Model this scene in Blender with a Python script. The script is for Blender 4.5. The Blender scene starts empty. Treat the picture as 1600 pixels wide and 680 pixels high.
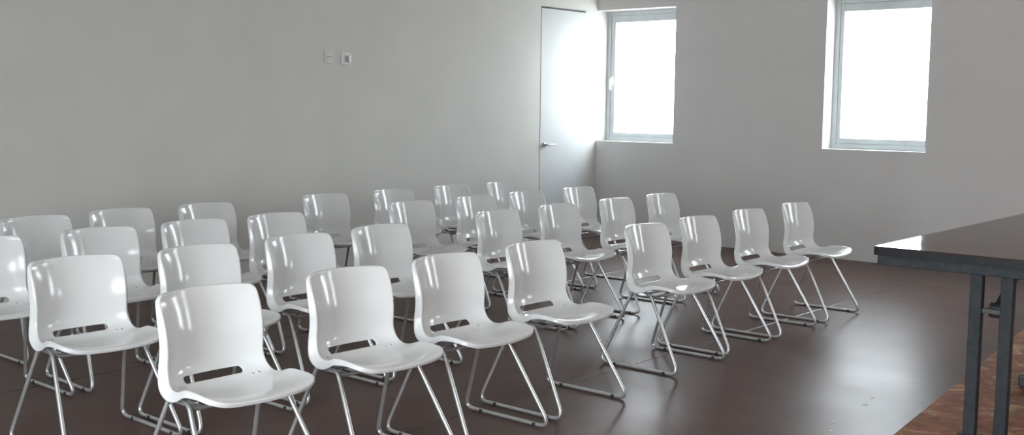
import bpy, bmesh, math, random
from mathutils import Vector, Matrix

scn = bpy.context.scene
COL = scn.collection
random.seed(7)

# ------------------------------------------------------------------ helpers
def link(o, parent=None):
    COL.objects.link(o)
    if parent is not None:
        o.parent = parent
    return o

def obj(name, bm, mat, parent=None, smooth=None):
    """one bmesh -> one mesh object; smooth = auto-smooth angle in degrees"""
    me = bpy.data.meshes.new(name)
    bmesh.ops.recalc_face_normals(bm, faces=bm.faces)
    if smooth is not None:
        for f in bm.faces:
            f.smooth = True
        lim = math.radians(smooth)
        for e in bm.edges:
            if len(e.link_faces) == 2 and e.calc_face_angle(0) > lim:
                e.smooth = False
    bm.to_mesh(me)
    bm.free()
    me.materials.append(mat)
    return link(bpy.data.objects.new(name, me), parent)

def empty(name, loc=(0, 0, 0), rotz=0.0):
    o = bpy.data.objects.new(name, None)
    o.empty_display_size = .1
    o.location = loc
    o.rotation_euler = (0, 0, rotz)
    return link(o)

def tag(o, label=None, cat=None, group=None, kind=None):
    if label: o['label'] = label
    if cat: o['category'] = cat
    if group: o['group'] = group
    if kind: o['kind'] = kind
    return o

def add_box(bm, x0, x1, y0, y1, z0, z1, bevel=0.0, seg=2):
    r = bmesh.ops.create_cube(bm, size=1.0)
    vs = r['verts']
    for v in vs:
        v.co = Vector(((x0 + x1) / 2 + v.co.x * (x1 - x0), (y0 + y1) / 2 + v.co.y * (y1 - y0), (z0 + z1) / 2 + v.co.z * (z1 - z0)))
    if bevel > 0:
        es = list({e for v in vs for e in v.link_edges})
        bmesh.ops.bevel(bm, geom=es, offset=bevel, segments=seg, affect='EDGES', profile=.5)

def box_obj(name, dims, mat, parent=None, bevel=0.0, seg=2):
    bm = bmesh.new()
    add_box(bm, *dims, bevel=bevel, seg=seg)
    return obj(name, bm, mat, parent)

def fillet_path(pts, radii, n=6):
    out = [Vector(pts[0])]
    for i in range(1, len(pts) - 1):
        a, b, c = Vector(pts[i - 1]), Vector(pts[i]), Vector(pts[i + 1])
        r = radii[i - 1]
        u, w = (a - b).normalized(), (c - b).normalized()
        ang = u.angle(w)
        d = min(r / math.tan(ang / 2), (a - b).length * .48, (c - b).length * .48)
        p, q = b + u * d, b + w * d
        for k in range(n + 1):
            t = k / n
            out.append((1 - t) ** 2 * p + 2 * t * (1 - t) * b * 1 + t ** 2 * q)
    out.append(Vector(pts[-1]))
    return out

def add_tube(bm, path, r, sides=10, closed=False):
    path = [Vector(p) for p in path]
    n = len(path)
    def tan(i):
        if closed:
            return (path[(i + 1) % n] - path[(i - 1) % n]).normalized()
        if i == 0: return (path[1] - path[0]).normalized()
        if i == n - 1: return (path[-1] - path[-2]).normalized()
        return (path[i + 1] - path[i - 1]).normalized()
    t0 = tan(0)
    ref = Vector((0, 1, 0)) if abs(t0.y) < .9 else Vector((1, 0, 0))
    nrm = (ref - t0 * ref.dot(t0)).normalized()
    rings = []
    for i in range(n):
        t = tan(i)
        nrm = (nrm - t * nrm.dot(t)).normalized()
        bi = t.cross(nrm)
        rings.append([bm.verts.new(path[i] + r * (math.cos(2 * math.pi * k / sides) * nrm + math.sin(2 * math.pi * k / sides) * bi)) for k in range(sides)])
    m = n if closed else n - 1
    for i in range(m):
        a, b = rings[i], rings[(i + 1) % n]
        for k in range(sides):
            bm.faces.new((a[k], a[(k + 1) % sides], b[(k + 1) % sides], b[k]))
    if not closed:
        bm.faces.new(rings[0][::-1])
        bm.faces.new(rings[-1])

def add_cyl(bm, p, axis, r, h, seg=20, bevel=0.0):
    q = Vector((0, 0, 1)).rotation_difference(Vector(axis).normalized()).to_matrix().to_4x4()
    M = Matrix.Translation(Vector(p)) @ q
    res = bmesh.ops.create_cone(bm, cap_ends=True, segments=seg, radius1=r, radius2=r, depth=h, matrix=M)
    if bevel > 0:
        es = [e for e in {e for v in res['verts'] for e in v.link_edges} if any(len(f.verts) > 4 for f in e.link_faces)]
        bmesh.ops.bevel(bm, geom=es, offset=bevel, segments=2, affect='EDGES', profile=.5)

# ------------------------------------------------------------------ materials
def srgb(r, g, b):
    f = lambda c: (c / 255 / 12.92) if c / 255 <= .04045 else ((c / 255 + .055) / 1.055) ** 2.4
    return (f(r), f(g), f(b), 1)

def mat(name, color, rough=.5, metal=0.0, coat=0.0, coat_rough=.05, spec=.5):
    m = bpy.data.materials.new(name)
    m.use_nodes = True
    b = m.node_tree.nodes['Principled BSDF']
    b.inputs['Base Color'].default_value = color
    b.inputs['Roughness'].default_value = rough
    b.inputs['Metallic'].default_value = metal
    b.inputs['Coat Weight'].default_value = coat
    b.inputs['Coat Roughness'].default_value = coat_rough
    b.inputs['Specular IOR Level'].default_value = spec
    return m

def nodes(m):
    nt = m.node_tree
    return nt, nt.nodes, nt.links, nt.nodes['Principled BSDF']

def ramp(N, stops):
    r = N.new('ShaderNodeValToRGB')
    el = r.color_ramp.elements
    while len(el) > 1: el.remove(el[0])
    el[0].position, el[0].color = stops[0]
    for p, c in stops[1:]:
        e = el.new(p); e.color = c
    return r

def mat_plaster(name, c0, c1, bump=.05):
    m = mat(name, c0, .75, spec=.3)
    nt, N, L, B = nodes(m)
    tc = N.new('ShaderNodeTexCoord')
    n = N.new('ShaderNodeTexNoise'); n.inputs['Scale'].default_value = 2.2; n.inputs['Detail'].default_value = 6
    L.new(tc.outputs['Object'], n.inputs['Vector'])
    r = ramp(N, [(.3, c0), (.7, c1)])
    L.new(n.outputs['Fac'], r.inputs['Fac']); L.new(r.outputs['Color'], B.inputs['Base Color'])
    n2 = N.new('ShaderNodeTexNoise'); n2.inputs['Scale'].default_value = 160; n2.inputs['Detail'].default_value = 3
    L.new(tc.outputs['Object'], n2.inputs['Vector'])
    bp = N.new('ShaderNodeBump'); bp.inputs['Strength'].default_value = bump; bp.inputs['Distance'].default_value = .004
    L.new(n2.outputs['Fac'], bp.inputs['Height']); L.new(bp.outputs['Normal'], B.inputs['Normal'])
    return m

M_WALL = mat_plaster('wall_plaster', (.60, .595, .57, 1), (.63, .625, .60, 1))
M_WALL2 = mat_plaster('wall_plaster_window_side', (.60, .585, .58, 1), (.63, .615, .61, 1))
M_CEIL = mat_plaster('ceiling_paint', (.80, .80, .78, 1), (.82, .82, .80, 1))

def mat_floor():
    m = mat('floor_linoleum', srgb(78, 64, 60), .34, spec=.06)
    nt, N, L, B = nodes(m)
    tc = N.new('ShaderNodeTexCoord')
    n = N.new('ShaderNodeTexNoise'); n.inputs['Scale'].default_value = 3.0; n.inputs['Detail'].default_value = 8; n.inputs['Roughness'].default_value = .65
    L.new(tc.outputs['Object'], n.inputs['Vector'])
    r = ramp(N, [(.28, srgb(86, 68, 63)), (.72, srgb(99, 80, 74))])
    L.new(n.outputs['Fac'], r.inputs['Fac'])
    L.new(r.outputs['Color'], B.inputs['Base Color'])
    n2 = N.new('ShaderNodeTexNoise'); n2.inputs['Scale'].default_value = 1.4; n2.inputs['Detail'].default_value = 5
    L.new(tc.outputs['Object'], n2.inputs['Vector'])
    mr = N.new('ShaderNodeMapRange'); mr.inputs[1].default_value = .3; mr.inputs[2].default_value = .7
    mr.inputs[3].default_value = FLOOR_ROUGH - .03; mr.inputs[4].default_value = FLOOR_ROUGH + .03
    L.new(n2.outputs['Fac'], mr.inputs[0]); L.new(mr.outputs[0], B.inputs['Roughness'])
    n3 = N.new('ShaderNodeTexNoise'); n3.inputs['Scale'].default_value = 60; n3.inputs['Detail'].default_value = 3
    L.new(tc.outputs['Object'], n3.inputs['Vector'])
    bp = N.new('ShaderNodeBump'); bp.inputs['Strength'].default_value = .06; bp.inputs['Distance'].default_value = .003
    L.new(n3.outputs['Fac'], bp.inputs['Height']); L.new(bp.outputs['Normal'], B.inputs['Normal'])
    return m
FLOOR_ROUGH = .325
M_FLOOR = mat_floor()

def mat_stage():
    m = mat('mottled_orange_brown', srgb(140, 95, 70), .7, spec=.12)
    nt, N, L, B = nodes(m)
    tc = N.new('ShaderNodeTexCoord')
    n = N.new('ShaderNodeTexNoise'); n.inputs['Scale'].default_value = 7; n.inputs['Detail'].default_value = 7; n.inputs['Roughness'].default_value = .7; n.inputs['Distortion'].default_value = .8
    L.new(tc.outputs['Object'], n.inputs['Vector'])
    r = ramp(N, [(.25, srgb(100, 56, 36)), (.42, srgb(132, 80, 52)), (.54, srgb(154, 100, 68)), (.64, srgb(196, 156, 120)), (.8, srgb(140, 94, 66))])
    L.new(n.outputs['Fac'], r.inputs['Fac'])
    v = N.new('ShaderNodeTexVoronoi'); v.inputs['Scale'].default_value = 22; v.feature = 'F1'
    L.new(tc.outputs['Object'], v.inputs['Vector'])
    mx = N.new('ShaderNodeMix'); mx.data_type = 'RGBA'; mx.blend_type = 'MULTIPLY'; mx.inputs[0].default_value = .25
    L.new(r.outputs['Color'], mx.inputs[6]); L.new(v.outputs['Color'], mx.inputs[7])
    L.new(mx.outputs[2], B.inputs['Base Color'])
    return m
M_STAGE = mat_stage()

def speck(m, c0, c1, scale, r0=None, r1=None):
    """fine colour and gloss variation so a finish is not perfectly uniform"""
    nt, N, L, B = nodes(m)
    tc = N.new('ShaderNodeTexCoord')
    n = N.new('ShaderNodeTexNoise'); n.inputs['Scale'].default_value = scale; n.inputs['Detail'].default_value = 4
    L.new(tc.outputs['Object'], n.inputs['Vector'])
    r = ramp(N, [(.35, c0), (.65, c1)])
    L.new(n.outputs['Fac'], r.inputs['Fac']); L.new(r.outputs['Color'], B.inputs['Base Color'])
    if r0 is not None:
        mr = N.new('ShaderNodeMapRange'); mr.inputs[1].default_value = .3; mr.inputs[2].default_value = .7
        mr.inputs[3].default_value = r0; mr.inputs[4].default_value = r1
        L.new(n.outputs['Fac'], mr.inputs[0]); L.new(mr.outputs[0], B.inputs['Roughness'])
    return m

M_SHELL = speck(mat('white_plastic', (.78, .77, .76, 1), .16, spec=.5), (.615, .612, .615, 1), (.635, .632, .635, 1), 6, .13, .18)
M_TUBE = speck(mat('silver_tube', (.62, .62, .63, 1), .32, metal=.75), (.60, .60, .61, 1), (.66, .66, .67, 1), 30, .28, .36)
M_BLACKRUB = speck(mat('black_rubber', (.02, .02, .02, 1), .6), (.018, .018, .018, 1), (.03, .03, .03, 1), 60)
M_RIVET = speck(mat('steel_stud', (.8, .8, .8, 1), .2, metal=1), (.75, .75, .75, 1), (.85, .85, .85, 1), 50)
M_FRAME = speck(mat('window_frame_paint', (.66, .69, .70, 1), .4), (.50, .54, .55, 1), (.54, .58, .59, 1), 8)
M_DOOR = speck(mat('door_paint', (.56, .60, .62, 1), .6), (.555, .575, .58, 1), (.575, .595, .60, 1), 3)
M_GAP = speck(mat('dark_gap', (.08, .08, .08, 1), .8), (.07, .07, .07, 1), (.1, .1, .1, 1), 20)
M_STEEL = speck(mat('brushed_steel', (.42, .42, .42, 1), .3, metal=1), (.4, .4, .4, 1), (.46, .46, .46, 1), 60, .25, .35)
M_PLATE = speck(mat('switch_plastic', (.60, .60, .59, 1), .35), (.58, .58, .57, 1), (.63, .63, .62, 1), 20)
M_PLATE_D = speck(mat('socket_insert', (.30, .30, .30, 1), .4), (.28, .28, .28, 1), (.33, .33, .33, 1), 20)
M_HANDLE = speck(mat('white_handle', (.85, .86, .86, 1), .3), (.84, .85, .85, 1), (.87, .88, .88, 1), 20)
M_TABLE = speck(mat('dark_brown_laminate', srgb(82, 60, 52), .06, spec=.06), srgb(66, 40, 31), srgb(80, 50, 40), 9, .04, .08)
M_EDGE = speck(mat('black_table_edge', (.012, .012, .014, 1), .4, spec=.15), (.01, .01, .012, 1), (.016, .016, .018, 1), 40)
M_DMETAL = speck(mat('dark_grey_metal', (.03, .031, .035, 1), .5, spec=.12), (.022, .028, .032, 1), (.036, .037, .042, 1), 40)
M_BRACE = speck(mat('black_brace', (.02, .02, .022, 1), .45), (.018, .018, .02, 1), (.028, .028, .03, 1), 40)
M_GLINT = speck(mat('glint_white', (.9, .9, .88, 1), .5), (.88, .88, .86, 1), (.93, .93, .92, 1), 80)  # white of the flecks that stand in for floor glints

M_SEAM = speck(mat('floor_weld_bead', srgb(50, 42, 40), .22, spec=.5), srgb(46, 39, 37), srgb(56, 47, 45), 40)

def mat_glass():
    m = bpy.data.materials.new('window_glass'); m.use_nodes = True
    nt = m.node_tree; N, L = nt.nodes, nt.links
    N.clear()
    out = N.new('ShaderNodeOutputMaterial')
    t = N.new('ShaderNodeBsdfTransparent'); t.inputs['Color'].default_value = (.97, .985, .98, 1)
    g = N.new('ShaderNodeBsdfGlossy'); g.inputs['Roughness'].default_value = .02
    fr = N.new('ShaderNodeFresnel'); fr.inputs['IOR'].default_value = 1.45
    mx = N.new('ShaderNodeMixShader')
    ge = N.new('ShaderNodeNewGeometry')
    inv = N.new('ShaderNodeMath'); inv.operation = 'SUBTRACT'; inv.inputs[0].default_value = 1.0
    L.new(ge.outputs['Backfacing'], inv.inputs[1])
    mu = N.new('ShaderNodeMath'); mu.operation = 'MULTIPLY'
    L.new(fr.outputs[0], mu.inputs[0]); L.new(inv.outputs[0], mu.inputs[1])
    L.new(mu.outputs[0], mx.inputs[0]); L.new(t.outputs[0], mx.inputs[1]); L.new(g.outputs[0], mx.inputs[2])
    L.new(mx.outputs[0], out.inputs['Surface'])
    return m
M_GLASS = mat_glass()

# ------------------------------------------------------------------ the room
RX, RY, RZ = 10.6, -12.1, 3.35        # far extents (behind and beside the camera)
TW = .32                              # wall thickness

def slab_with_holes(bm, a0, a1, z0, z1, holes, place):
    """rectangles (a = along the wall, z) around the holes; place(a0,a1,z0,z1) adds a box"""
    xs = sorted({a0, a1, *[h[0] for h in holes], *[h[1] for h in holes]})
    for p, q in zip(xs[:-1], xs[1:]):
        hs = sorted([h for h in holes if h[0] <= p + 1e-6 and h[1] >= q - 1e-6], key=lambda h: h[2])
        z = z0
        for h in hs:
            place(p, q, z, h[2]); z = h[3]
        place(p, q, z, z1)

def wall(name, a0, a1, holes, place_fn, material):
    bm = bmesh.new()
    slab_with_holes(bm, a0, a1, 0.0, RZ, holes, lambda p, q, z, w: place_fn(bm, p, q, z, w) if w - z > 1e-6 and q - p > 1e-6 else None)
    bmesh.ops.remove_doubles(bm, verts=bm.verts, dist=1e-5)
    # drop the doubled inner faces between neighbouring boxes
    seen = {}
    for f in bm.faces:
        k = tuple(round(c, 4) for c in f.calc_center_median())
        seen.setdefault(k, []).append(f)
    bmesh.ops.delete(bm, geom=[f for fs in seen.values() if len(fs) > 1 for f in fs], context='FACES')
    return tag(obj(name, bm, material), kind='structure')

W1 = (0.0, 1.055, 1.09, 2.583)
W2 = (2.81, 3.845, 1.09, 2.583)
W3 = (5.62, 6.655, 1.09, 2.583)      # two more windows of the same row beyond the frame;
W4 = (8.43, 9.465, 1.09, 2.583)      # the glossy chair backs mirror them
ADDED_REAR = [(4.3, 6.5, .3, 2.7), (6.9, 9.1, .3, 2.7)]  # unseen window openings, added behind the camera to light the nearest chairs
RIGHT = []
wall('wall_front', 0.0, RX + TW, [W1, W2, W3, W4], lambda bm, p, q, z, w: add_box(bm, p, q, 0, TW, z, w), M_WALL2)
wall('wall_left', RY - TW, TW, [], lambda bm, p, q, z, w: add_box(bm, -TW, 0, p, q, z, w), M_WALL)
wall('wall_rear', 0.0, RX + TW, ADDED_REAR, lambda bm, p, q, z, w: add_box(bm, p, q, RY - TW, RY, z, w), M_WALL)
wall('wall_right', RY, 0.0, RIGHT, lambda bm, p, q, z, w: add_box(bm, RX, RX + TW, p, q, z, w), M_WALL)
tag(box_obj('floor', (-TW, RX + TW, RY - TW, TW, -.2, 0), M_FLOOR), kind='structure')
# welded seams between the floor sheets: low glossy beads that catch the window light
def seam(name, x0, y0, x1, y1):
    bm = bmesh.new()
    p, q = Vector((x0, y0, 0)), Vector((x1, y1, 0))
    sd = (q - p).normalized().cross(Vector((0, 0, 1)))
    prof = [(-.006, -.001), (-.0045, .0009), (-.002, .0018), (.002, .0018), (.0045, .0009), (.006, -.001)]
    a = [bm.verts.new(p + sd * u + Vector((0, 0, w))) for u, w in prof]
    b = [bm.verts.new(q + sd * u + Vector((0, 0, w))) for u, w in prof]
    for i in range(5):
        bm.faces.new((a[i], a[i + 1], b[i + 1], b[i]))
    bm.faces.new((a[5], a[0], b[0], b[5])); bm.faces.new(a[::-1]); bm.faces.new(b)
    return tag(obj(name, bm, M_SEAM, smooth=60), kind='structure')
seam('trim_1', 4.132, RY + .01, 4.132, -.01)
seam('trim_2', 2.31, RY + .01, 1.865, -.01)
tag(box_obj('ceiling', (-TW, RX + TW, RY - TW, TW, RZ, RZ + .2), M_CEIL), kind='structure')

def frame_bm(a0, a1, z0, z1, wl, wr, wb, wt, d0, d1, place):
    bm = bmesh.new()
    for r in ((a0, a0 + wl, z0, z1), (a1 - wr, a1, z0, z1), (a0 + wl, a1 - wr, z0, z0 + wb), (a0 + wl, a1 - wr, z1 - wt, z1)):
        place(bm, *r, d0, d1)
    return bm

def window(name, hole, place, sash, handle=None, mullions=0):
    """frame fixed in the opening, sash inside it, pane in the sash"""
    a0, a1, z0, z1 = hole
    root = tag(empty(name), kind='structure')
    obj('window_frame', frame_bm(a0, a1, z0, z1, .05, .05, .05, .05, .195, .275, place), M_FRAME, root)
    l, r, b, t = sash
    obj('sash', frame_bm(a0 + .05, a1 - .05, z0 + .05, z1 - .05, l, r, b, t, .205, .26, place), M_FRAME, root)
    bm = bmesh.new()
    place(bm, a0 + .05 + l - .006, a1 - .05 - r + .006, z0 + .05 + b - .006, z1 - .05 - t + .006, .228, .238, 0)
    obj('pane', bm, M_GLASS, root)
    return root

def pl_front(bm, a0, a1, z0, z1, d0, d1, bev=.004): add_box(bm, a0, a1, d0, d1, z0, z1, bevel=bev)
def pl_rear(bm, a0, a1, z0, z1, d0, d1, bev=.004): add_box(bm, a0, a1, RY - d1, RY - d0, z0, z1, bevel=bev)
def pl_right(bm, a0, a1, z0, z1, d0, d1, bev=.004): add_box(bm, RX + d0, RX + d1, a0, a1, z0, z1, bevel=bev)

w1 = window('window_1', W1, pl_front, (.058, .045, .045, .078))
# white lever handle of the hinged sash
bm = bmesh.new()
add_box(bm, .058, .092, .196, .206, 1.735, 1.835, bevel=.004)
add_cyl(bm, (.075, .185, 1.80), (0, 1, 0), .011, .03, bevel=.002)
hp = obj('window_handle', bm, M_HANDLE, w1, smooth=40)
bm = bmesh.new()
add_tube(bm, fillet_path([(.075, .172, 1.815), (.075, .16, 1.79), (.075, .162, 1.68)], [.02]), .0115, 12)
obj('lever', bm, M_HANDLE, hp, smooth=40)
window('window_2', W2, pl_front, (.04, .035, .055, .078))
window('window_3', W3, pl_front, (.04, .035, .055, .078))
window('window_4', W4, pl_front, (.04, .035, .055, .078))
for i, h in enumerate(ADDED_REAR):  # the added rear pair, out of view
    window('window_%d' % (5 + i), h, pl_rear, (.05, .05, .05, .05))

# flush door in the left wall
DY0, DY1, DZ = -1.025, -.24, 2.555
door = tag(empty('door_1', (0, 0, 0)), kind='structure')
bm = bmesh.new()
add_box(bm, 0.0, .004, DY0, DY1, .006, DZ - .012, bevel=.001)
obj('door_leaf', bm, M_DOOR, door)
bm = bmesh.new()
add_box(bm, 0.0, .005, DY0, DY1, DZ - .013, DZ + .004)
obj('top_gap', bm, M_GAP, door)
bm = bmesh.new()
add_cyl(bm, (.017, -.965, 1.06), (1, 0, 0), .026, .011, bevel=.002)
dh = obj('door_handle', bm, M_STEEL, door, smooth=40)
bm = bmesh.new()
add_tube(bm, fillet_path([(.02, -.965, 1.06), (.062, -.965, 1.06), (.062, -.835, 1.06)], [.014]), .0095, 12)
obj('lever', bm, M_STEEL, dh, smooth=40)

# two wall plates high on the left wall
def wall_plate(name, y, z, label, kind):
    t = tag(empty(name, (0, y, z)), label, 'socket', 'wall plates')
    box_obj('cover_plate', (0.0, .009, -.052, .052, -.058, .058), M_PLATE, t, bevel=.004)
    if kind == 0:
        box_obj('rocker', (.009, .013, -.034, .034, .003, .036), M_PLATE, t, bevel=.002)
        box_obj('rocker', (.009, .013, -.034, .034, -.036, -.003), M_PLATE, t, bevel=.002)
        box_obj('slot', (.0085, .0105, -.03, .03, -.003, .003), M_PLATE_D, t)
    else:
        box_obj('socket_insert', (.009, .012, -.012, .028, -.038, .02), M_PLATE_D, t, bevel=.002)
        bm = bmesh.new()
        add_box(bm, .009, .03, .026, .048, -.04, .025, bevel=.006, seg=3)
        obj('plug_housing', bm, M_HANDLE, t, smooth=40)
    return t
wall_plate('light_switch', -3.985, 1.897, 'small pale double switch plate on the left wall beside the plate with a white plug', 0)
wall_plate('wall_socket', -3.80, 1.893, 'small wall socket with a white plug housing on the left wall above the chairs', 1)

# ------------------------------------------------------------------ the raised platform under the table
PH = .20
bm = bmesh.new()
# its edge runs almost parallel to the left wall
pts = [(6.665, RY + .02), (5.42, -.02), (RX - .01, -.02), (RX - .01, RY + .02)]
lo = [bm.verts.new((x, y, 0.0)) for x, y in pts]
hi = [bm.verts.new((x, y, PH)) for x, y in pts]
bm.faces.new(hi); bm.faces.new(lo[::-1])
for i in range(4):
    bm.faces.new((lo[i], lo[(i + 1) % 4], hi[(i + 1) % 4], hi[i]))
es = [e for e in bm.edges if all(abs(v.co.z - PH) < 1e-6 for v in e.verts)]
bmesh.ops.bevel(bm, geom=es, offset=.006, segments=2, affect='EDGES', profile=.5)
tag(obj('stage_platform', bm, M_STAGE), 'low platform with a mottled orange-brown top under the dark table', 'platform')

# ------------------------------------------------------------------ the table
TX0, TX1, TY0, TY1, TZ = 5.885, 6.80, -6.03, -3.80, .93
tb = tag(empty('folding_table', ((TX0 + TX1) / 2, (TY0 + TY1) / 2, PH)), 'long dark brown table with a glossy top and black edge at the right', 'table')
tcx, tcy = (TX0 + TX1) / 2, (TY0 + TY1) / 2
def tbox(name, dims, m, parent=tb, bevel=.0, seg=2):
    x0, x1, y0, y1, z0, z1 = dims
    return box_obj(name, (x0 - tcx, x1 - tcx, y0 - tcy, y1 - tcy, z0 - PH, z1 - PH), m, parent, bevel, seg)
def rounded_slab(x0, x1, y0, y1, z0, z1, r, bev):
    bm = bmesh.new()
    ring = []
    for cx, cy, a in ((x1 - r, y1 - r, 0), (x0 + r, y1 - r, 90), (x0 + r, y0 + r, 180), (x1 - r, y0 + r, 270)):
        for k in range(7):
            t = math.radians(a + k * 15)
            ring.append((cx + r * math.cos(t) - tcx, cy + r * math.sin(t) - tcy))
    lo = [bm.verts.new((x, y, z0 - PH)) for x, y in ring]
    hi = [bm.verts.new((x, y, z1 - PH)) for x, y in ring]
    bm.faces.new(hi); bm.faces.new(lo[::-1])
    n = len(ring)
    for i in range(n): bm.faces.new((lo[i], lo[(i + 1) % n], hi[(i + 1) % n], hi[i]))
    if bev:
        es = [e for e in bm.edges if abs(e.verts[0].co.z - e.verts[1].co.z) < 1e-6]
        bmesh.ops.bevel(bm, geom=es, offset=bev, segments=2, affect='EDGES', profile=.5)
    return bm
obj('tabletop', rounded_slab(TX0 + .003, TX1 - .003, TY0 + .003, TY1 - .003, TZ - .012, TZ, .012, .0015), M_TABLE, tb)
obj('edge_band', rounded_slab(TX0, TX1, TY0, TY1, TZ - .036, TZ - .0025, .014, .003), M_EDGE, tb)
# steel rails under the top
for y in (TY0 + .02, TY1 - .045):
    tbox('end_rail', (TX0 + .012, TX1 - .012, y, y + .025, TZ - .078, TZ - .036), M_DMETAL, bevel=.003)
for x in (TX0 + .012, TX1 - .037):
    tbox('side_rail', (x, x + .025, TY0 + .045, TY1 - .045, TZ - .078, TZ - .036), M_DMETAL, bevel=.003)
for yy, s in ((TY0 + .05, 1), (TY1 - .09, -1)):
    for x in (6.262, 6.378):
        leg = tbox('leg', (x, x + .046, yy, yy + .04, PH + .007, TZ - .05), M_DMETAL, bevel=.004)
    ft = tbox('foot', (6.24, 6.445, yy, yy + .045, PH + .002, PH + .0075), M_DMETAL, bevel=.002)
    for x in (6.25, 6.405):
        tbox('foot_pad', (x, x + .03, yy, yy + .04, PH, PH + .003), M_BLACKRUB, ft, bevel=.002)
    tbox('cross_plate', (6.308, 6.378, yy + .012, yy + .028, TZ - .232, TZ - .212), M_BRACE, bevel=.002)
    # folding brace from the cross plate up to the underside
    bm = bmesh.new()
    a = Vector((6.352 - tcx, yy + .055 - tcy, TZ - .222 - PH)); b = Vector((6.352 - tcx, yy + s * .36 + .02 - tcy, TZ - .045 - PH))
    d = (b - a).normalized(); up = Vector((1, 0, 0)); sd = d.cross(up).normalized()
    vs = []
    for p in (a, b):
        for i, j in ((-1, -1), (1, -1), (1, 1), (-1, 1)):
            vs.append(bm.verts.new(p + up * .012 * i + sd * .016 * j))
    bm.faces.new(vs[0:4]); bm.faces.new(vs[4:8])
    for k in range(4): bm.faces.new((vs[k], vs[(k + 1) % 4], vs[4 + (k + 1) % 4], vs[4 + k]))
    br = obj('folding_brace', bm, M_BRACE, tb)
    bm = bmesh.new()
    add_cyl(bm, a, (1, 0, 0), .03, .05, bevel=.004)
    obj('brace_knuckle', bm, M_BRACE, br, smooth=40)

# ------------------------------------------------------------------ the chair
def catmull(vals, u):
    n = len(vals)
    i = min(int(u), n - 2); t = u - i
    p0 = vals[max(i - 1, 0)]; p1 = vals[i]; p2 = vals[i + 1]; p3 = vals[min(i + 2, n - 1)]
    out = []
    for a, b, c, d in zip(p0, p1, p2, p3):
        out.append(.5 * ((2 * b) + (-a + c) * t + (2 * a - 5 * b + 4 * c - d) * t * t + (-a + 3 * b - 3 * c + d) * t ** 3))
    return out

# rows from the top of the back down to the front lip:
# centre x, z | edge x, z | half width | flange depth | cross-section power
ROWS = [
    (-.045, .790, .022, .786, .206, .012, 2.0),
    (-.034, .742, .044, .741, .207, .022, 2.0),
    (-.022, .692, .060, .695, .206, .028, 2.0),
    (-.009, .638, .072, .640, .204, .030, 2.0),
    (-.003, .590, .074, .588, .203, .032, 2.0),
    (.001, .545, .071, .538, .204, .034, 2.1),
    (.010, .503, .080, .503, .208, .040, 2.3),
    (.038, .463, .097, .478, .213, .046, 2.4),
    (.080, .438, .126, .464, .217, .044, 2.4),
    (.128, .429, .168, .467, .221, .034, 2.4),
    (.178, .427, .216, .483, .224, .028, 2.3),
    (.235, .434, .265, .485, .226, .023, 2.2),
    (.295, .445, .312, .483, .228, .018, 2.1),
    (.345, .452, .352, .478, .227, .018, 2.0),
    (.379, .454, .376, .469, .222, .018, 2.0),
    (.399, .451, .395, .455, .214, .014, 2.0),
]
NR, NT = 45, 28

def shell_point(u, t):
    cx, cz, ex, ez, w, fl, p = catmull(ROWS, u)
    # rounded corners at the top of the back and at the front lip
    top = u / .65
    if top < 1: w *= 1 - .07 * (1 - math.sqrt(max(0, 1 - (1 - top) ** 2.4)))
    fr = (len(ROWS) - 1 - u) / 2.6
    if fr < 1: w *= 1 - .40 * (1 - math.sqrt(max(0, 1 - (1 - fr) ** 2.1)))
    g = abs(t) ** p
    return Vector((cx + (ex - cx) * g, w * t, cz + (ez - cz) * g)), fl

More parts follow.
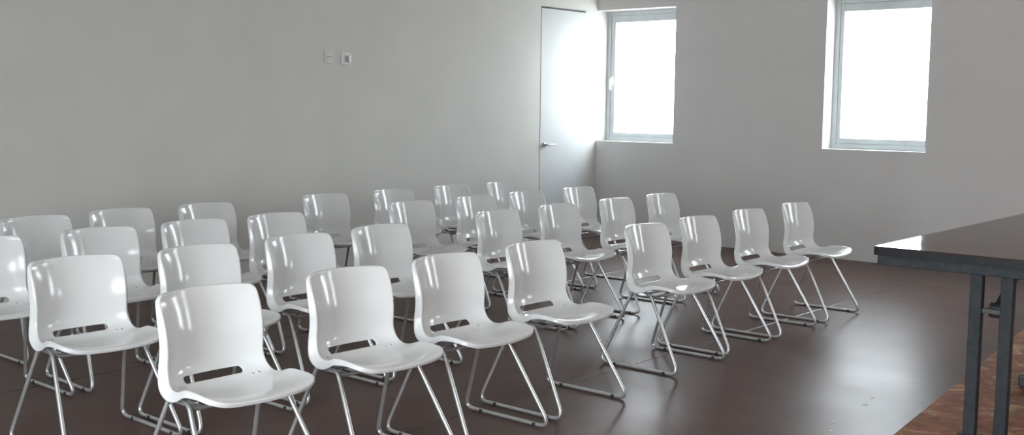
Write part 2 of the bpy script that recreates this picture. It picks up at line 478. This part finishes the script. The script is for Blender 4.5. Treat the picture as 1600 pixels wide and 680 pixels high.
def build_shell():
    bm = bmesh.new()
    us = [(len(ROWS) - 1) * i / NR for i in range(NR + 1)]
    ts = [-1 + 2 * j / NT for j in range(NT + 1)]
    ts = [math.copysign(1 - (1 - abs(t)) ** 1.15, t) for t in ts]
    V, F = [], []
    us[19], us[20], us[21], us[22] = 6.27, 6.52, 6.85, 7.18
    SU0, SU1, ST = us[20], us[22], .6           # the hand slot
    k = min(range(NT + 1), key=lambda i: abs(ts[i] - ST))
    ts[k], ts[NT - k] = ST, -ST
    for i, u in enumerate(us):
        row = []
        for j, t in enumerate(ts):
            if i in (20, 22) and j in (k, NT - k):
                t *= .94
            p, fl = shell_point(u, t)
            v = bm.verts.new(p); row.append(v); F.append(fl)
        V.append(row)
    fl_of = {V[i][j]: F[i * (NT + 1) + j] for i in range(NR + 1) for j in range(NT + 1)}
    split_u = 7.0
    for i in range(NR):
        for j in range(NT):
            um, tm = (us[i] + us[i + 1]) / 2, (ts[j] + ts[j + 1]) / 2
            if SU0 < um < SU1 and abs(tm) < ST:
                continue
            f = bm.faces.new((V[i][j], V[i][j + 1], V[i + 1][j + 1], V[i + 1][j]))
            f.smooth = True
            f.material_index = 0 if um < split_u else 1
    bm.normal_update()
    # flange: roll the whole outer boundary over to the far side
    loop = ([V[0][j] for j in range(NT)] + [V[i][NT] for i in range(NR)] +
            [V[NR][j] for j in range(NT, 0, -1)] + [V[i][0] for i in range(NR, 0, -1)])
    n = len(loop)
    # face normals point to the sitter
    if V[NR // 4][NT // 2].normal.x < 0:
        bmesh.ops.reverse_faces(bm, faces=bm.faces)
        bm.normal_update()
    mids = [0 if us[i] < split_u else 1 for i in range(NR + 1)]
    mi = [0] * NT + [mids[i] for i in range(NR)] + [1] * NT + [mids[i - 1] for i in range(NR, 0, -1)]
    cen = [v.co.copy() for v in loop]; nor = [v.normal.copy() for v in loop]
    outs = []
    for k in range(n):
        T = (cen[(k + 1) % n] - cen[k - 1]).normalized()
        o = T.cross(nor[k]).normalized()
        outs.append(o)
    # make sure "out" really points outwards (compare with the neighbour inside the sheet)
    k = NT + NR // 3
    if outs[k].y < 0: outs = [-o for o in outs]
    R = .0035
    fls = [fl_of[v] for v in loop]
    for _ in range(6):                  # even the flange out round the corners
        outs = [(outs[k - 1] + outs[k] * 2 + outs[(k + 1) % n]).normalized() for k in range(n)]
        nor = [(nor[k - 1] + nor[k] * 2 + nor[(k + 1) % n]).normalized() for k in range(n)]
        fls = [(fls[k - 1] + fls[k] * 2 + fls[(k + 1) % n]) / 4 for k in range(n)]
    prev = loop
    angs = [30, 60, 85]
    rings = []
    for a in angs:
        a = math.radians(a)
        rings.append([cen[k] + outs[k] * R * math.sin(a) - nor[k] * R * (1 - math.cos(a)) for k in range(n)])
    for f_ in (.5, 1.0):
        rings.append([cen[k] + outs[k] * (R + .001 * f_) - nor[k] * (R + max(fls[k] - R, .002) * f_) for k in range(n)])
    for ring in rings:
        cur = [bm.verts.new(p) for p in ring]
        for k in range(n):
            f = bm.faces.new((prev[k], cur[k], cur[(k + 1) % n], prev[(k + 1) % n]))
            f.smooth = True
            f.material_index = mi[k]
        prev = cur
    bmesh.ops.recalc_face_normals(bm, faces=bm.faces)
    me = bpy.data.meshes.new('shell_source')
    bm.to_mesh(me); bm.free()
    me.materials.append(M_SHELL); me.materials.append(M_SHELL)
    o = link(bpy.data.objects.new('shell_source', me))
    so = o.modifiers.new('thick', 'SOLIDIFY'); so.thickness = .0045; so.offset = 0; so.use_even_offset = True
    ss = o.modifiers.new('sub', 'SUBSURF'); ss.levels = 1; ss.render_levels = 1
    dg = bpy.context.evaluated_depsgraph_get()
    ev = bpy.data.meshes.new_from_object(o.evaluated_get(dg), depsgraph=dg)
    bpy.data.objects.remove(o)
    # one smooth sheet, cut where the back meets the seat, keeping the sheet's own normals
    vn = [Vector(v.normal) for v in ev.vertices]
    parts = []
    for idx, nm in ((0, 'backrest'), (1, 'seat')):
        remap, verts, faces, nrm = {}, [], [], []
        for p in ev.polygons:
            if p.material_index != idx: continue
            f = []
            for vi in p.vertices:
                if vi not in remap:
                    remap[vi] = len(verts); verts.append(tuple(ev.vertices[vi].co)); nrm.append(tuple(vn[vi]))
                f.append(remap[vi])
            faces.append(f)
        m = bpy.data.meshes.new(nm)
        m.from_pydata(verts, [], faces)
        for p in m.polygons: p.use_smooth = True
        m.update()
        m.normals_split_custom_set_from_vertices(nrm)
        m.materials.append(M_SHELL)
        parts.append(m)
    bpy.data.meshes.remove(ev)
    return parts

ME_BACK, ME_SEAT = build_shell()

def side_frame(s):
    """one bent tube: rear leg, floor runner, front leg and the rail under the seat"""
    r = .0092
    pts = [(.135, s * .196, .437), (.072, s * .200, .428), (-.098, s * .266, r), (.440, s * .266, r), (.205, s * .206, .424), (.135, s * .196, .437)]
    path = fillet_path(pts, [.035, .036, .040, .05], 7)
    bm = bmesh.new()
    add_tube(bm, path[:-1], r, 10, closed=True)
    return bm

def make_chair():
    root = empty('stacking_chair')
    link(bpy.data.objects.new('backrest', ME_BACK), root)
    seat = link(bpy.data.objects.new('seat', ME_SEAT), root)
    for y in (-.172, -.150, .150, .172):
        bm = bmesh.new()
        p, _ = shell_point(7.75, y / .218)
        add_cyl(bm, p + Vector((-.0, 0, .004)), (.5, 0, .85), .006, .006, 10, bevel=.0015)
        obj('stud', bm, M_RIVET, seat, smooth=40)
    for s in (-1, 1):
        f = obj('side_frame', side_frame(s), M_TUBE, root, smooth=60)
        for x in (.01, .345):
            bm = bmesh.new()
            add_box(bm, x - .010, x + .010, s * .266 - .0105, s * .266 + .0105, 0.0, .017, bevel=.003)
            obj('floor_glide', bm, M_BLACKRUB, f, smooth=40)
    for x, z, hy in ((.095, .405, .192), (.195, .404, .196)):
        bm = bmesh.new()
        add_tube(bm, fillet_path([(x, -hy, z + .014), (x, -hy + .03, z), (x, hy - .03, z), (x, hy, z + .014)], [.02, .02], 4), .008, 8)
        obj('cross_bar', bm, M_TUBE, root, smooth=60)
    for s in (-1, 1):
        bm = bmesh.new()
        add_box(bm, .082, .208, s * .165 - .022, s * .165 + .022, .408, .413, bevel=.0015)
        obj('mounting_plate', bm, M_TUBE, root, smooth=40)
    return root

def copy_tree(o, parent=None):
    c = o.copy()
    COL.objects.link(c)
    if parent is not None:
        c.parent = parent
    for ch in list(o.children):
        copy_tree(ch, c)
    return c

# x, y (centre of the back), yaw in degrees
CH = {
 'A': [(4.167, -8.064, 0), (4.173, -7.387, -1.0), (4.158, -6.785, 0), (4.128, -6.118, 0), (4.054, -4.996, 0), (4.013, -4.347, 0), (3.999, -3.671, 1), (3.988, -2.953, 1)],
 'B': [(3.058, -7.998, -1), (3.099, -7.403, 0), (3.069, -6.773, 0), (3.015, -6.148, 0), (2.876, -4.992, 2), (2.874, -4.341, 0), (2.858, -3.630, 2), (2.841, -2.981, 1.5)],
 'C': [(2.073, -7.990, 0), (2.073, -7.346, -1.5), (2.065, -6.745, -1), (2.064, -6.159, 1), (1.990, -4.920, 0), (1.989, -4.244, 0), (1.948, -3.596, 0), (1.960, -2.918, 1)],
 'D': [(1.251, -7.304, 0), (1.163, -6.695, -1), (1.179, -6.073, .5), (1.090, -4.959, -.5), (1.072, -4.234, -1), (1.081, -3.561, 0), (1.104, -2.929, 0)],
}
ROWNAME = {'A': 'foremost row', 'B': 'second row', 'C': 'third row', 'D': 'row nearest the left wall'}
SPOT = ['beside the aisle', 'second from the aisle', 'third from the aisle', 'fourth from the aisle']
GLINTS = [  # glints on the glossy floor, modelled as small white flecks
    (5.488, -5.083, .014, .009, .4, 'tiny white glint modelled on the dark floor, largest of the specks in the glare'),
    (5.463, -4.937, .010, .007, 1.2, 'tiny white glint modelled on the dark floor, just behind the largest speck'),
    (5.510, -5.497, .009, .007, 2.0, 'tiny white glint modelled on the dark floor, second nearest the camera'),
    (5.566, -5.645, .008, .006, .9, 'tiny white glint modelled on the dark floor, nearest the camera'),
]
proto = make_chair()
first = True
for row, spots in CH.items():
    nl = len(spots) - 4
    for i, (x, y, a) in enumerate(spots):
        o = proto if first else copy_tree(proto)
        first = False
        o.location = (x, y, 0)
        o.rotation_euler = (0, 0, math.radians(a))
        where = SPOT[nl - 1 - i] if i < nl else SPOT[i - nl]
        side = 'half away from the windows' if i < nl else 'half nearer the windows'
        o['label'] = 'white chair, %s, %s, %s' % (ROWNAME[row], side, where)
        o['category'] = 'chair'
        o['group'] = 'white chairs set out in rows'

# ------------------------------------------------------------------ modelled glints and a small block on the floor
for x, y, sx, sy, a, lab in GLINTS:
    bm = bmesh.new()
    ring = [bm.verts.new((sx * c * random.uniform(.8, 1.1), sy * d * random.uniform(.8, 1.1), .0015 + random.uniform(0, .002)))
            for c, d in ((1, .1), (.6, .8), (-.2, 1), (-.9, .5), (-1, -.4), (-.3, -1), (.6, -.8))]
    f = bm.faces.new(ring)
    ex = bmesh.ops.extrude_face_region(bm, geom=[f])
    for v in ex['geom']:
        if isinstance(v, bmesh.types.BMVert): v.co.z = .0005
    o = tag(obj('glint_fleck', bm, M_GLINT), lab, 'glint', 'white glints on the floor')
    o.location = (x, y, 0); o.rotation_euler = (0, 0, a)
t = tag(empty('floor_box', (6.32, -4.97, PH)), 'small black block on the platform behind the dark table legs', 'box')
box_obj('case', (-.13, .13, -.05, .05, .004, .062), M_BRACE, t, bevel=.008, seg=3)
box_obj('base_plate', (-.12, .12, -.042, .042, 0, .006), M_BLACKRUB, t, bevel=.002)

# ------------------------------------------------------------------ light: daylight through the windows
SKY = 1.0
w = bpy.data.worlds.new('overcast_sky'); scn.world = w
w.use_nodes = True
nt = w.node_tree
bg = nt.nodes['Background']
tc = nt.nodes.new('ShaderNodeTexCoord')
sep = nt.nodes.new('ShaderNodeSeparateXYZ')
nt.links.new(tc.outputs['Generated'], sep.inputs[0])
rp = ramp(nt.nodes, [(.0, (.55, .56, .57, 1)), (.49, (.75, .78, .80, 1)), (.53, (.90, .95, 1.0, 1)), (1.0, (.80, .90, 1.0, 1))])
mr = nt.nodes.new('ShaderNodeMapRange'); mr.inputs[1].default_value = -1; mr.inputs[2].default_value = 1
nt.links.new(sep.outputs['Z'], mr.inputs[0]); nt.links.new(mr.outputs[0], rp.inputs['Fac'])
nt.links.new(rp.outputs['Color'], bg.inputs['Color'])
bg.inputs['Strength'].default_value = 10.0

def portal(name, loc, rot, sx, sy):
    l = bpy.data.lights.new(name, 'AREA'); l.shape = 'RECTANGLE'; l.size = sx; l.size_y = sy
    l.cycles.is_portal = True
    o = bpy.data.objects.new(name, l); o.location = loc; o.rotation_euler = rot
    return link(o)
for n, h in (('daylight_portal', W1), ('daylight_portal', W2), ('daylight_portal', W3), ('daylight_portal', W4)):
    portal(n, ((h[0] + h[1]) / 2, TW + .02, (h[2] + h[3]) / 2), (-math.pi / 2, 0, 0), h[1] - h[0], h[3] - h[2])
for h in ADDED_REAR:
    portal('daylight_portal', ((h[0] + h[1]) / 2, RY - TW - .02, (h[2] + h[3]) / 2), (math.pi / 2, 0, 0), h[1] - h[0], h[3] - h[2])
# ------------------------------------------------------------------ camera
f, yaw, pit, rol = 1727.465, .711745, .101122, .0114848
fw = Vector((-math.sin(yaw) * math.cos(pit), math.cos(yaw) * math.cos(pit), -math.sin(pit)))
r_ = Vector((math.cos(yaw), math.sin(yaw), 0)); u_ = r_.cross(fw)
r2 = r_ * math.cos(rol) + u_ * math.sin(rol); u2 = -r_ * math.sin(rol) + u_ * math.cos(rol)
cam = bpy.data.cameras.new('camera'); cam.sensor_fit = 'HORIZONTAL'; cam.sensor_width = 36; cam.lens = f / 1600 * 36
cam.clip_start = .05
co = link(bpy.data.objects.new('camera', cam))
co.matrix_world = Matrix(((r2.x, u2.x, -fw.x, 7.703190), (r2.y, u2.y, -fw.y, -10.407683), (r2.z, u2.z, -fw.z, 1.486944), (0, 0, 0, 1)))
scn.camera = co

scn.view_settings.view_transform = 'Standard'
scn.view_settings.look = 'None'
scn.view_settings.gamma = 1
scn.view_settings.use_curve_mapping = False
scn.view_settings.exposure = 0.8
scn.cycles.max_bounces = 10
scn.cycles.diffuse_bounces = 6
scn.cycles.use_denoising = True
scn.cycles.sample_clamp_indirect = 8
